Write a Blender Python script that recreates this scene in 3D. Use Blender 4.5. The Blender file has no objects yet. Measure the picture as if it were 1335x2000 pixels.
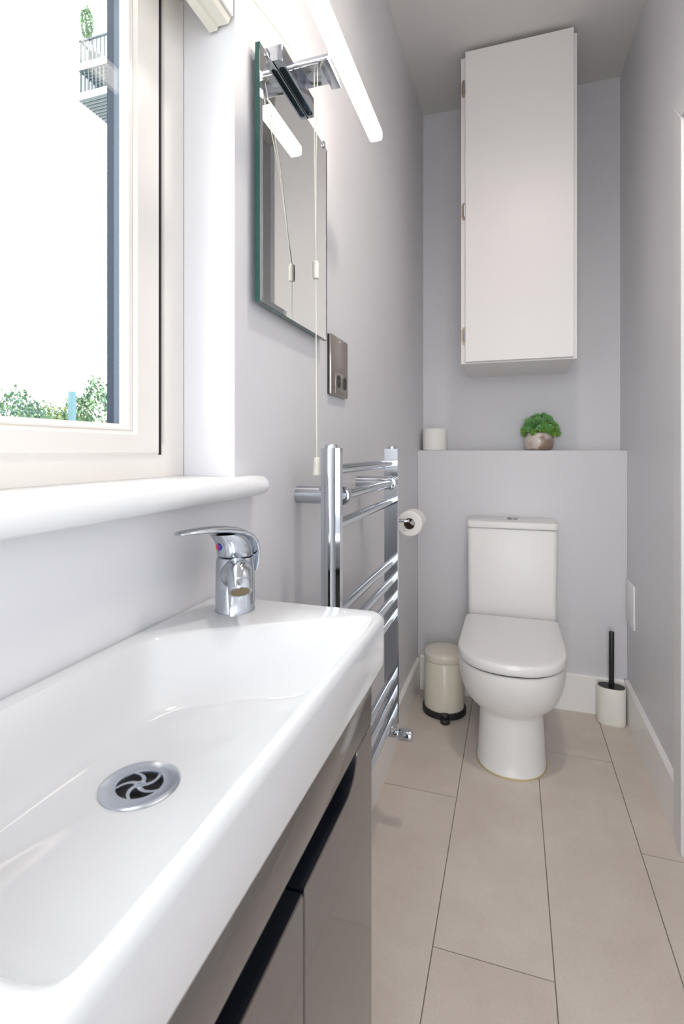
import bpy, bmesh, math, random
from mathutils import Vector, Matrix
random.seed(7)
S = bpy.context.scene
COL = S.collection
PI = math.pi

# ------------------------------------------------------------------ camera
cam_d = bpy.data.cameras.new('camera')
cam = bpy.data.objects.new('camera', cam_d); COL.objects.link(cam)
cam.location = (0, 0, 1.10)
cam.rotation_euler = (PI/2, 0, math.atan2(333.5, 1020.0))
cam_d.sensor_fit = 'VERTICAL'; cam_d.sensor_height = 36.0; cam_d.sensor_width = 24.0
cam_d.lens = 1020.0/2000.0*36.0
cam_d.shift_y = -120.0/2000.0
cam_d.clip_start = 0.02
cam_d.dof.use_dof = True; cam_d.dof.focus_distance = 1.35; cam_d.dof.aperture_fstop = 11.0
S.camera = cam

# ------------------------------------------------------------------ world, lamps, exposure
S.view_settings.view_transform = 'Standard'; S.view_settings.look = 'None'
S.view_settings.gamma = 1.0; S.view_settings.use_curve_mapping = False
S.view_settings.exposure = 1.33
S.cycles.use_denoising = True
S.cycles.max_bounces = 14; S.cycles.diffuse_bounces = 10; S.cycles.glossy_bounces = 6; S.cycles.transparent_max_bounces = 12
S.cycles.sample_clamp_indirect = 6.0
S.cycles.caustics_reflective = False; S.cycles.caustics_refractive = False
W = bpy.data.worlds.new('overcast_sky'); S.world = W; W.use_nodes = True
wn = W.node_tree.nodes['Background']; wn.inputs[0].default_value = (0.95, 0.97, 1.0, 1); wn.inputs[1].default_value = 3.3
TUBE_STRENGTH = 3.6
FILL_DOWNLIGHT_W = 16.0  # power of the added fill downlight
def area_portal(loc, rot, sx, sy):
    d = bpy.data.lights.new('sky_portal', 'AREA'); d.shape = 'RECTANGLE'; d.size = sx; d.size_y = sy
    d.cycles.is_portal = True
    o = bpy.data.objects.new('sky_portal', d); COL.objects.link(o)
    o.location = loc; o.rotation_euler = rot
area_portal((-0.64, 0.20, 1.50), (0, -PI/2, 0), 0.9, 1.0)
area_portal((0.07, -1.08, 1.03), (PI/2, 0, 0), 0.74, 2.06)   # doorway added behind the viewpoint for fill daylight

# ------------------------------------------------------------------ materials
def mat(name, col, rough=0.5, metal=0.0, coat=0.0, emit=None, noise=None, bump=None, spec=0.5):
    m = bpy.data.materials.new(name); m.use_nodes = True
    nt = m.node_tree; b = nt.nodes['Principled BSDF']
    b.inputs['Base Color'].default_value = (*col, 1); b.inputs['Roughness'].default_value = rough
    b.inputs['Metallic'].default_value = metal; b.inputs['Coat Weight'].default_value = coat
    b.inputs['Coat Roughness'].default_value = 0.03
    b.inputs['Specular IOR Level'].default_value = spec
    if emit:
        b.inputs['Emission Color'].default_value = (*emit[0], 1); b.inputs['Emission Strength'].default_value = emit[1]
    tc = nt.nodes.new('ShaderNodeTexCoord')
    if noise:
        sc, col2, lo, hi = noise
        n = nt.nodes.new('ShaderNodeTexNoise'); n.inputs['Scale'].default_value = sc; n.inputs['Detail'].default_value = 5
        r = nt.nodes.new('ShaderNodeMapRange'); r.inputs[1].default_value = lo; r.inputs[2].default_value = hi
        mx = nt.nodes.new('ShaderNodeMix'); mx.data_type = 'RGBA'
        mx.inputs[6].default_value = (*col, 1); mx.inputs[7].default_value = (*col2, 1)
        nt.links.new(tc.outputs['Object'], n.inputs['Vector']); nt.links.new(n.outputs['Fac'], r.inputs[0])
        nt.links.new(r.outputs[0], mx.inputs[0]); nt.links.new(mx.outputs[2], b.inputs['Base Color'])
    if bump:
        sc, st = bump
        n = nt.nodes.new('ShaderNodeTexNoise'); n.inputs['Scale'].default_value = sc; n.inputs['Detail'].default_value = 3
        bp = nt.nodes.new('ShaderNodeBump'); bp.inputs['Strength'].default_value = st; bp.inputs['Distance'].default_value = 0.002
        nt.links.new(tc.outputs['Object'], n.inputs['Vector']); nt.links.new(n.outputs['Fac'], bp.inputs['Height'])
        nt.links.new(bp.outputs['Normal'], b.inputs['Normal'])
    return m

M = {}
M['wall'] = mat('wall_paint', (0.662, 0.660, 0.681), 0.42, bump=(90, 0.06))
M['ceiling'] = mat('ceiling_paint', (0.68, 0.66, 0.645), 0.7, bump=(60, 0.05))
M['trim'] = mat('white_gloss_trim', (0.82, 0.81, 0.80), 0.25)
M['sill'] = mat('white_sill', (0.76, 0.765, 0.775), 0.22)
M['door'] = mat('white_door_paint', (0.68, 0.675, 0.68), 0.35)
M['grout'] = mat('grout', (0.20, 0.175, 0.15), 0.8)
M['upvc'] = mat('cream_window_plastic', (0.74, 0.705, 0.665), 0.25)
M['gasket'] = mat('black_gasket', (0.02, 0.018, 0.018), 0.5)
M['anthracite'] = mat('dark_blue_grey_outer_frame', (0.009, 0.016, 0.032), 0.5, spec=0.15)
M['spacer'] = mat('grey_spacer_bar', (0.050, 0.068, 0.095), 0.5, spec=0.2)
M['ceramic'] = mat('white_ceramic', (0.60, 0.608, 0.62), 0.09, coat=0.5)
M['toilet_ceramic'] = mat('toilet_ceramic', (0.80, 0.795, 0.78), 0.30, spec=0.35)
M['lid'] = mat('white_seat_plastic', (0.79, 0.78, 0.785), 0.18)
M['chrome'] = mat('chrome', (0.56, 0.59, 0.635), 0.08, 1.0)
M['chrome_soft'] = mat('satin_chrome', (0.56, 0.595, 0.65), 0.22, 1.0)
M['steel'] = mat('brushed_steel', (0.46, 0.42, 0.38), 0.34, 1.0, bump=(200, 0.05))
M['black'] = mat('black_plastic', (0.012, 0.012, 0.013), 0.38)
M['dark'] = mat('dark_void', (0.015, 0.012, 0.012), 0.7)
M['slot'] = mat('socket_insert', (0.03, 0.026, 0.024), 0.4)
M['taupe'] = mat('taupe_gloss_laminate', (0.082, 0.071, 0.063), 0.14, coat=0.3)
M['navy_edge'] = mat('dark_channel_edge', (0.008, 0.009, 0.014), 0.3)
M['cab'] = mat('white_cabinet_laminate', (0.80, 0.775, 0.765), 0.38)
M['brass'] = mat('tarnished_hinge', (0.35, 0.27, 0.18), 0.4, 0.9)
M['cream_metal'] = mat('cream_enamel', (0.66, 0.63, 0.55), 0.28)
M['brush_white'] = mat('brush_pot_white', (0.76, 0.75, 0.70), 0.3)
M['paper'] = mat('toilet_paper', (0.84, 0.83, 0.80), 0.9, bump=(140, 0.3))
M['card'] = mat('cardboard_core', (0.20, 0.13, 0.09), 0.9)
M['cord'] = mat('cream_cord', (0.80, 0.78, 0.66), 0.6)
M['pull'] = mat('cream_pull_plastic', (0.80, 0.78, 0.70), 0.35)
M['blind'] = mat('cream_blind', (0.70, 0.68, 0.60), 0.5)
M['white_plastic'] = mat('white_plastic', (0.80, 0.80, 0.80), 0.3)
M['glass_edge'] = mat('green_glass_edge', (0.003, 0.065, 0.052), 0.08, coat=0.3)
M['mirror'] = mat('mirror_silver', (0.90, 0.92, 0.90), 0.005, 1.0)
M['aerator'] = mat('aerator_mesh', (0.17, 0.13, 0.065), 0.6, 0.0)
M['pot'] = mat('marbled_pot', (0.62, 0.55, 0.50), 0.22, noise=(14, (0.30, 0.21, 0.16), 0.46, 0.58), coat=0.5)
M['soil'] = mat('soil', (0.03, 0.022, 0.015), 0.9)
M['leafA'] = mat('leaf_green', (0.17, 0.42, 0.13), 0.45, noise=(40, (0.30, 0.58, 0.22), 0.4, 0.6))
M['leafB'] = mat('leaf_lime', (0.34, 0.56, 0.09), 0.45, noise=(40, (0.20, 0.42, 0.07), 0.4, 0.6))
M['tree'] = mat('tree_leaves', (0.07, 0.14, 0.075), 0.7, noise=(3, (0.12, 0.19, 0.09), 0.4, 0.6))
M['hedge'] = mat('hedge_leaves', (0.16, 0.21, 0.035), 0.7, noise=(3, (0.10, 0.15, 0.05), 0.4, 0.6))
M['bark'] = mat('bark', (0.12, 0.09, 0.07), 0.9)
M['fence'] = mat('teal_fence_metal', (0.025, 0.075, 0.09), 0.5)
M['render'] = mat('white_render', (0.85, 0.86, 0.87), 0.8)
M['rail'] = mat('grey_railing', (0.022, 0.035, 0.04), 0.5)
M['paving'] = mat('pale_paving', (0.55, 0.55, 0.54), 0.9)
M['groove_shade'] = mat('painted_groove_shade', (0.02, 0.06, 0.07), 0.3, 0.3)
M['sealant'] = mat('yellowed_sealant', (0.50, 0.42, 0.22), 0.6)
M['red'] = mat('red_dot', (0.6, 0.03, 0.05), 0.3)
M['blue'] = mat('blue_dot', (0.03, 0.03, 0.35), 0.3)
M['tube'] = mat('lit_tube_diffuser', (0.9, 0.9, 0.9), 0.4, emit=((1.0, 0.90, 0.80), TUBE_STRENGTH))
M['tube_end'] = mat('tube_end_cap', (0.72, 0.74, 0.76), 0.3)
M['fill_lens'] = mat('fill_downlight_lens', (0.9, 0.9, 0.9), 0.4, emit=((1.0, 0.86, 0.74), 8.0))  # glowing lens of the added fill downlight

def tile_mat():
    m = mat('beige_stone_tile', (0.50, 0.435, 0.38), 0.36)
    nt = m.node_tree; b = nt.nodes['Principled BSDF']
    tc = nt.nodes.new('ShaderNodeTexCoord'); g = nt.nodes.new('ShaderNodeNewGeometry')
    n1 = nt.nodes.new('ShaderNodeTexNoise'); n1.inputs['Scale'].default_value = 5.0; n1.inputs['Detail'].default_value = 8; n1.inputs['Roughness'].default_value = 0.65
    n2 = nt.nodes.new('ShaderNodeTexNoise'); n2.inputs['Scale'].default_value = 160.0; n2.inputs['Detail'].default_value = 4
    add = nt.nodes.new('ShaderNodeMath'); add.operation = 'MULTIPLY_ADD'; add.inputs[1].default_value = 0.35
    add2 = nt.nodes.new('ShaderNodeMath'); add2.operation = 'MULTIPLY_ADD'; add2.inputs[1].default_value = 0.16
    cr = nt.nodes.new('ShaderNodeValToRGB')
    cr.color_ramp.elements[0].position = 0.40; cr.color_ramp.elements[0].color = (0.53, 0.465, 0.41, 1)
    cr.color_ramp.elements[1].position = 1.05; cr.color_ramp.elements[1].color = (0.66, 0.60, 0.545, 1)
    nt.links.new(tc.outputs['Object'], n1.inputs['Vector']); nt.links.new(tc.outputs['Object'], n2.inputs['Vector'])
    nt.links.new(n2.outputs['Fac'], add.inputs[0]); nt.links.new(n1.outputs['Fac'], add.inputs[2])
    nt.links.new(g.outputs['Random Per Island'], add2.inputs[0]); nt.links.new(add.outputs[0], add2.inputs[2])
    nt.links.new(add2.outputs[0], cr.inputs[0]); nt.links.new(cr.outputs[0], b.inputs['Base Color'])
    bp = nt.nodes.new('ShaderNodeBump'); bp.inputs['Strength'].default_value = 0.08; bp.inputs['Distance'].default_value = 0.002
    nt.links.new(n2.outputs['Fac'], bp.inputs['Height']); nt.links.new(bp.outputs['Normal'], b.inputs['Normal'])
    return m
M['tile'] = tile_mat()

def glass_mat():
    m = bpy.data.materials.new('window_glass'); m.use_nodes = True
    nt = m.node_tree; nt.nodes.clear()
    out = nt.nodes.new('ShaderNodeOutputMaterial'); mix = nt.nodes.new('ShaderNodeMixShader')
    tr = nt.nodes.new('ShaderNodeBsdfTransparent'); tr.inputs[0].default_value = (0.97, 0.99, 0.985, 1)
    gl = nt.nodes.new('ShaderNodeBsdfGlossy'); gl.inputs['Roughness'].default_value = 0.01
    lw = nt.nodes.new('ShaderNodeLayerWeight'); lw.inputs[0].default_value = 0.5
    pw = nt.nodes.new('ShaderNodeMath'); pw.operation = 'POWER'; pw.inputs[1].default_value = 4.0
    ma = nt.nodes.new('ShaderNodeMath'); ma.operation = 'MULTIPLY_ADD'; ma.inputs[1].default_value = 0.35; ma.inputs[2].default_value = 0.012
    nt.links.new(lw.outputs['Facing'], pw.inputs[0]); nt.links.new(pw.outputs[0], ma.inputs[0])
    nt.links.new(ma.outputs[0], mix.inputs[0]); nt.links.new(tr.outputs[0], mix.inputs[1]); nt.links.new(gl.outputs[0], mix.inputs[2])
    nt.links.new(mix.outputs[0], out.inputs[0])
    return m
M['glass'] = glass_mat()

# ------------------------------------------------------------------ mesh helpers
def B(): return bmesh.new()
def box(bm, x0, x1, y0, y1, z0, z1, bev=0.0, seg=2):
    vs = [bm.verts.new(p) for p in ((x0,y0,z0),(x1,y0,z0),(x1,y1,z0),(x0,y1,z0),(x0,y0,z1),(x1,y0,z1),(x1,y1,z1),(x0,y1,z1))]
    fs = [bm.faces.new([vs[i] for i in f]) for f in ((0,3,2,1),(4,5,6,7),(0,1,5,4),(1,2,6,5),(2,3,7,6),(3,0,4,7))]
    if bev > 0:
        es = list({e for f in fs for e in f.edges})
        bmesh.ops.bevel(bm, geom=es, offset=bev, segments=seg, profile=0.5, affect='EDGES')
    return bm
def loft(bm, rings, cap0=True, cap1=True, closed=True):
    R = [[bm.verts.new(p) for p in r] for r in rings]
    n = len(R[0])
    for a, b in zip(R[:-1], R[1:]):
        for i in range(n if closed else n-1):
            j = (i+1) % n
            try: bm.faces.new((a[i], a[j], b[j], b[i]))
            except ValueError: pass
    if cap0: bm.faces.new(list(reversed(R[0])))
    if cap1: bm.faces.new(R[-1])
    return R
def lathe(bm, prof, c=(0,0), n=48, cap0=True, cap1=True):
    loft(bm, [[(c[0]+r*math.cos(2*PI*i/n), c[1]+r*math.sin(2*PI*i/n), z) for i in range(n)] for r, z in prof], cap0, cap1)
    return bm
def frame_of(d):
    d = Vector(d).normalized()
    a = Vector((0,0,1)) if abs(d.z) < 0.95 else Vector((1,0,0))
    u = d.cross(a).normalized(); v = u.cross(d).normalized()
    return u, v
def tube(bm, pts, r, n=12, caps=True):
    pts = [Vector(p) for p in pts]
    rings = []
    for i, p in enumerate(pts):
        d = (pts[min(i+1, len(pts)-1)] - pts[max(i-1, 0)])
        u, v = frame_of(d)
        rr = r[i] if isinstance(r, (list, tuple)) else r
        rings.append([p + rr*(math.cos(2*PI*k/n)*u + math.sin(2*PI*k/n)*v) for k in range(n)])
    loft(bm, rings, caps, caps)
    return bm
def rod(bm, a, b, r, n=20, bev=0.0):
    a = Vector(a); b = Vector(b); d = (b-a).normalized()
    if bev > 0: tube(bm, [a, a+d*bev*0.3, a+d*bev, b-d*bev, b-d*bev*0.3, b], [r-bev, r-bev*0.3, r, r, r-bev*0.3, r-bev], n)
    else: tube(bm, [a, b], r, n)
    return bm
def prism(bm, poly, axis, a, b, bev=0.0, seg=2):
    # poly: 2D points; axis 'x': (y,z) ; 'y': (x,z) ; 'z': (x,y)
    def P(p, t): return {'x': (t,p[0],p[1]), 'y': (p[0],t,p[1]), 'z': (p[0],p[1],t)}[axis]
    f0 = len(bm.edges)
    A = [bm.verts.new(P(p,a)) for p in poly]; Bv = [bm.verts.new(P(p,b)) for p in poly]
    n = len(poly); fs = [bm.faces.new(list(reversed(A))), bm.faces.new(Bv)]
    for i in range(n): fs.append(bm.faces.new((A[i], A[(i+1)%n], Bv[(i+1)%n], Bv[i])))
    if bev > 0:
        es = [e for e in {e for f in fs for e in f.edges}]
        bmesh.ops.bevel(bm, geom=es, offset=bev, segments=seg, profile=0.5, affect='EDGES')
    return bm
def rrect(x0, x1, y0, y1, r, n=6):
    P = []
    for cx, cy, a0 in ((x1-r,y0+r,-PI/2),(x1-r,y1-r,0),(x0+r,y1-r,PI/2),(x0+r,y0+r,PI)):
        for k in range(n+1):
            a = a0 + PI/2*k/n; P.append((cx+r*math.cos(a), cy+r*math.sin(a)))
    return P
def world_loc(o):
    l = Vector((0,0,0))
    while o is not None: l = l + o.location; o = o.parent
    return l
def obj(name, bm, m, parent=None, smooth=35, label=None):
    bmesh.ops.recalc_face_normals(bm, faces=bm.faces[:])
    if parent is not None: bmesh.ops.translate(bm, verts=bm.verts[:], vec=-world_loc(parent))
    me = bpy.data.meshes.new(name); bm.to_mesh(me); bm.free()
    me.materials.append(M[m] if isinstance(m, str) else m)
    if smooth:
        for p in me.polygons: p.use_smooth = True
        me.set_sharp_from_angle(angle=math.radians(smooth))
    o = bpy.data.objects.new(name, me); COL.objects.link(o)
    if parent is not None: o.parent = parent
    if label: o['label'] = label
    return o
def tag(o, label, cat, group=None):
    o['label'] = label; o['category'] = cat
    if group: o['group'] = group
    return o
def thing(name, loc, label, cat, group=None):
    o = bpy.data.objects.new(name, None); COL.objects.link(o); o.location = loc; o.empty_display_size = 0.05
    return tag(o, label, cat, group)
def struct(name, bm, m, parent=None, smooth=35, label=None):
    o = obj(name, bm, m, parent, smooth, label)
    if parent is None: o['kind'] = 'structure'
    return o

XL, XR, YB, YL, YF = -0.42, 0.45, 2.575, 2.415, -0.95      # left wall, right wall, back wall, boxing face, wall behind the camera
def zc(y): return 2.752 + 0.080*(y-YB)                     # the gently sloping ceiling

# ------------------------------------------------------------------ room shell
bm = B()
g = 0.0013
cols = [(XL, -0.169, [1.687]), (-0.169, 0.083, [1.164]), (0.083, 0.333, [2.047]), (0.333, XR, [1.608])]
for x0, x1, js in cols:
    j = js[0]; ys = sorted([j + 1.2*k for k in range(-4, 4)])
    for a, b in zip(ys[:-1], ys[1:]):
        a2, b2 = max(a, YF), min(b, YL+0.005)
        if b2 - a2 < 0.01: continue
        box(bm, max(x0+g, XL), min(x1-g, XR), a2+g, b2-g, -0.012, 0.0)
fl = struct('floor', bm, 'tile', smooth=0)
bm = B(); box(bm, XL-0.02, XR+0.02, YF-0.02, YL+0.02, -0.06, -0.0012)
struct('grout', bm, 'grout', fl, smooth=0)

bm = B(); prism(bm, [(YF-0.1, zc(YF-0.1)), (YB+0.1, zc(YB+0.1)), (YB+0.1, 2.95), (YF-0.1, 2.95)], 'x', XL-0.2, XR+0.1)
struct('ceiling', bm, 'ceiling', smooth=0)
# left wall with the window opening
WY0, WY1, WZ0, WZ1, XO = -0.34, 0.736, 1.030, 1.93, -0.60
bm = B()
T = 2.9
for y0, y1, z0, z1 in ((YF-0.1, WY0, -0.06, T), (WY1, YB+0.1, -0.06, T), (WY0, WY1, -0.06, WZ0), (WY0, WY1, WZ1, T)):
    box(bm, XO, XL, y0, y1, z0, z1)
bmesh.ops.remove_doubles(bm, verts=bm.verts[:], dist=0.0001)
struct('wall_left', bm, 'wall', smooth=0)
bm = B(); box(bm, XR, XR+0.12, YF-0.1, YB+0.1, -0.06, T); struct('wall_right', bm, 'wall', smooth=0)
bm = B(); box(bm, XL-0.1, XR+0.1, YB, YB+0.12, -0.06, T); struct('wall_back', bm, 'wall', smooth=0)
DX0, DX1, DZ1 = -0.29, 0.43, 2.05  # unseen doorway opening, added so sky light fills the room from behind
bm = B()
for x0, x1, z0, z1 in ((XL-0.1, DX0, -0.06, T), (DX1, XR+0.1, -0.06, T), (DX0, DX1, DZ1, T)): box(bm, x0, x1, YF-0.12, YF, z0, z1)
struct('wall_front', bm, 'wall', smooth=0)
bm = B(); box(bm, DX0, DX0+0.02, YF-0.12, YF+0.008, 0, DZ1); box(bm, DX1-0.02, DX1, YF-0.12, YF+0.008, 0, DZ1); box(bm, DX0, DX1, YF-0.12, YF+0.008, DZ1-0.02, DZ1)
struct('added_door_frame', bm, 'trim', smooth=0)  # lining of the added doorway, out of view
bm = B(); box(bm, XL, XR, YL, YB, -0.05, 1.101, 0.003); struct('wall_back_boxing', bm, 'wall')

def skirting(name, a, b, axis, face, back, h=0.153):
    # a..b along axis; face = room-side coordinate, back = wall coordinate
    sgn = 1 if back > face else -1
    prof = [(back, 0.0), (face, 0.0), (face, h-0.006), (face+sgn*0.006, h), (back, h)]
    bm = B()
    if axis == 'y': prism(bm, prof, 'y', a, b)
    else: prism(bm, prof, 'x', a, b)
    struct(name, bm, 'trim')
skirting('baseboard_left', -0.4, YL-0.015, 'y', XL+0.014, XL, 0.147)
skirting('baseboard_right', 1.699, YL-0.015, 'y', XR-0.015, XR, 0.160)
skirting('baseboard_back', XL+0.0142, XR-0.0152, 'x', YL-0.015, YL, 0.155)

# door and architrave on the right wall
bm = B()
dY1, dY0, dZ, aw = 1.697, 0.80, 2.072, 0.070
def arch_piece(pts):
    prism(bm, pts, 'x', XR-0.018, XR, 0.0022, 1)
gp = 0.0006
arch_piece([(dY1, 0), (dY1, dZ-gp), (dY1-aw, dZ-aw-gp), (dY1-aw, 0)])
arch_piece([(dY1-gp, dZ), (dY0+gp, dZ), (dY0+aw, dZ-aw), (dY1-aw, dZ-aw)])
arch_piece([(dY0, 0), (dY0, dZ-gp), (dY0+aw, dZ-aw-gp), (dY0+aw, 0)])
dr = struct('door_1', bm, 'door')
bm = B(); box(bm, XR-0.006, XR+0.02, dY0+aw+0.003, dY1-aw-0.003, 0.006, dZ-aw-0.003, 0.002); struct('door_leaf', bm, 'door', dr)
bm = B(); rod(bm, (XR-0.006, 0.93, 1.0), (XR-0.012, 0.93, 1.0), 0.024); rod(bm, (XR-0.012, 0.93, 1.0), (XR-0.055, 0.93, 1.0), 0.009)
tube(bm, [(XR-0.05, 0.925, 1.0), (XR-0.052, 0.98, 1.0), (XR-0.05, 1.045, 1.0)], 0.0085); struct('door_handle', bm, 'chrome', dr)

# ------------------------------------------------------------------ window
def ring_frame(bm, X0, X1, y0, y1, z0, z1, w, bev=0.003, chamf=0.0, wb=None):
    wb = w if wb is None else wb
    # four mitred bars; X1 = room side; the room-side inner edge is chamfered
    for k in range(4):
        C = [(y0,z0),(y1,z0),(y1,z1),(y0,z1)]; I = [(y0+w,z0+wb),(y1-w,z0+wb),(y1-w,z1-w),(y0+w,z1-w)]
        I2 = [(y0+w-chamf,z0+wb-chamf),(y1-w+chamf,z0+wb-chamf),(y1-w+chamf,z1-w+chamf),(y0+w-chamf,z1-w+chamf)]
        O2 = [(y0+bev,z0+bev),(y1-bev,z0+bev),(y1-bev,z1-bev),(y0+bev,z1-bev)]
        def cut(k):
            o, i, i2, o2 = C[k], I[k], I2[k], O2[k]
            return [(X0,*o),(X1-bev,*o),(X1,*o2),(X1,*i2),(X1-chamf*0.75-0.0005,*i),(X0,*i)]
        loft(bm, [cut(k), cut((k+1)%4)], True, True)
bm = B(); ring_frame(bm, -0.575, -0.513, WY0, WY1, WZ0+0.026, WZ1, 0.064, 0.004, 0.012)
win = struct('window_1', bm, 'upvc', smooth=30)
for yg in (0.6693, WY0+0.0613):
    bm = B(); box(bm, -0.552, -0.5088, yg, yg+0.0019, 1.0935, WZ1-0.062); struct('rebate_gasket', bm, 'gasket', win)
SY0, SY1, SZ0, SZ1 = WY0+0.065, 0.6690, 1.0935, WZ1-0.0655
bm = B(); ring_frame(bm, -0.5245, -0.509, SY0, SY1, SZ0, SZ1, 0.0555, 0.004, 0.005, 0.034); sash = struct('sash', bm, 'upvc', win, smooth=30)
bm = B(); ring_frame(bm, -0.5235, -0.5125, SY0+0.055, SY1-0.055, SZ0+0.0335, SZ1-0.055, 0.0155, 0.002, 0.006, 0.010); struct('glazing_bead', bm, 'upvc', sash, smooth=30)
bm = B(); box(bm, -0.5225, -0.5185, SY0+0.060, SY1-0.060, SZ0+0.038, SZ1-0.060); struct('pane', bm, 'glass', sash, smooth=0)
bm = B(); ring_frame(bm, -0.5350, -0.5250, SY0+0.030, SY1-0.030, SZ0-0.004, SZ1-0.03, 0.0385, 0.001, 0.0, 0.03); struct('outer_spacer', bm, 'spacer', win)
bm = B(); ring_frame(bm, -0.5470, -0.5352, SY0+0.030, SY1-0.030, SZ0-0.004, SZ1-0.03, 0.0385, 0.001, 0.0, 0.03); struct('outer_gasket', bm, 'anthracite', win)
bm = B(); ring_frame(bm, -0.592, -0.5760, WY0+0.01, WY1-0.010, WZ0+0.03, WZ1-0.01, 0.076, 0.002); struct('outer_frame', bm, 'anthracite', win)

# window board
bm = B()
prof = [(-0.5125, 1.0265)]
cx, cz, r = -0.400, 1.0425, 0.016
for k in range(13):
    a = -PI/2 + PI*k/12; prof.append((cx + r*math.cos(a), cz + r*math.sin(a)))
prof.append((-0.5125, 1.0585))
prism(bm, prof, 'y', WY0+0.0005, WY1-0.0005)
prof2 = [p for p in prof if p[0] > -0.41]; prof2 = [(-0.4195, 1.0265)] + prof2 + [(-0.4195, 1.0585)]
# rounded horn past the reveal
rings = []
for y, k in ((WY1-0.0006, 1), (0.781, 1), (0.789, 0.94), (0.7945, 0.78), (0.797, 0.5)):
    rings.append([(-0.4195 + (p[0]+0.4195)*(0.6+0.4*k), y, cz+(p[1]-cz)*k) for p in prof2])
loft(bm, rings)
tr = struct('trim_1', bm, 'sill', smooth=50); tr['label'] = 'white bullnosed window board under the window'

# ------------------------------------------------------------------ roller blind cassette at the window head
bl = thing('window_blind', (-0.445, 0.2, 1.77), 'cream blind headrail at the top of the window', 'blind')
bm = B()
prof = [(-0.470,1.905),(-0.470,1.782),(-0.462,1.770),(-0.448,1.770),(-0.446,1.776),(-0.428,1.776),(-0.4235,1.786),(-0.4235,1.905)]
prism(bm, prof, 'y', WY0+0.004, 0.730); obj('cassette', bm, 'blind', bl)
bm = B(); box(bm, -0.4230, -0.4190, WY0+0.004, 0.7305, 1.785, 1.905, 0.001); obj('fascia', bm, 'white_plastic', bl)
for y in (-0.2, 0.6): bm = B(); box(bm, -0.465, -0.43, y, y+0.03, 1.904, 1.9305); obj('bracket', bm, 'white_plastic', bl)

# ------------------------------------------------------------------ basin (ray loops around the waste)
bx0, bx1, by0, by1 = XL+0.0008, -0.157, 0.100, 0.676
zt, zb = 0.888, 0.822
dc = Vector((-0.304, 0.372))
def sd_rr(p, x0, x1, y0, y1, r):
    cx, cy = (x0+x1)/2, (y0+y1)/2
    qx, qy = abs(p.x-cx)-(x1-x0)/2+r, abs(p.y-cy)-(y1-y0)/2+r
    return math.hypot(max(qx,0), max(qy,0)) + min(max(qx,qy),0) - r
RIM = [Vector(q) for q in ((-0.396,0.150),(-0.1655,0.150),(-0.1655,0.656),(-0.205,0.656),(-0.335,0.556),(-0.396,0.518))]
FLOOR = [Vector(q) for q in ((-0.358,0.215),(-0.213,0.215),(-0.213,0.556),(-0.262,0.540),(-0.335,0.500),(-0.358,0.470))]
def smax(vals, k):
    m = max(vals); return m + math.log(sum(math.exp((v-m)/k) for v in vals))*k
def sd_bowl(p, bowl_poly=None, k=0.007):
    bowl_poly = bowl_poly or RIM; n = len(bowl_poly); vals = []
    for i in range(n):
        a, b = bowl_poly[i], bowl_poly[(i+1)%n]
        e = b-a; nrm = Vector((e.y, -e.x)).normalized()
        vals.append((p-a).dot(nrm))
    return smax(vals, k)
sd_floor = lambda p: sd_bowl(p, FLOOR, 0.010)
def ray_to(f, ang, level):
    d = Vector((math.cos(ang), math.sin(ang))); lo, hi = 0.0, 1.0
    for _ in range(34):
        m = (lo+hi)/2
        if f(dc+d*m) < level: lo = m
        else: hi = m
    return dc + d*lo
f_out = lambda p: sd_rr(p, bx0, bx1, by0, by1, 0.026)
NB = 640
angs = [2*PI*(i+0.5)/NB for i in range(NB)]
# vary the sampling so the corners keep enough points
rows = []
er = 0.0085
def add(f, lev, z): rows.append([(*ray_to(f, a, lev), z) for a in angs])
add(sd_floor, 0.004, zb-0.024)
add(sd_bowl, -0.024, zb)
add(f_out, -0.004, zb)
add(f_out, -0.001, zb+0.002)
add(f_out, 0.0, zb+0.005)
add(f_out, 0.0, zt-er)
for k in range(1, 9):
    a = PI/2*k/8; add(f_out, -er*(1-math.cos(a)), zt-er*(1-math.sin(a)))
rim = [ray_to(sd_bowl, a, 0.0) for a in angs]; floor_ = [ray_to(sd_floor, a, 0.0) for a in angs]
for t, dz in ((0.0, 0.0), (0.05, -0.0008), (0.11, -0.0030), (0.18, -0.0072), (0.28, -0.0155), (0.40, -0.0270), (0.54, -0.0400), (0.68, -0.0515), (0.80, -0.0590), (0.90, -0.0635), (1.0, -0.0665), (1.14, -0.0688)):
    rows.append([(*(p + (q-p)*t), zt+dz) for p, q in zip(rim, floor_)])
last = rows[-1]
zdr = zt-0.075
for t in (0.25, 0.5, 0.75, 0.9, 1.0):
    row = []
    for i, a in enumerate(angs):
        q = dc + Vector((math.cos(a), math.sin(a)))*0.0295
        p = last[i]
        row.append((p[0]+(q.x-p[0])*t, p[1]+(q.y-p[1])*t, p[2]+(zdr-p[2])*(1-(1-t)**1.6)))
    rows.append(row)
rows.append([(dc.x+math.cos(a)*0.026, dc.y+math.sin(a)*0.026, zdr-0.012) for a in angs])
bas = thing('washbasin', (-0.29, 0.40, zb), 'white rectangular ceramic basin on the taupe vanity unit', 'basin')
bm = B(); loft(bm, rows, True, True); obj('bowl', bm, 'ceramic', bas, smooth=60)
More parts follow.
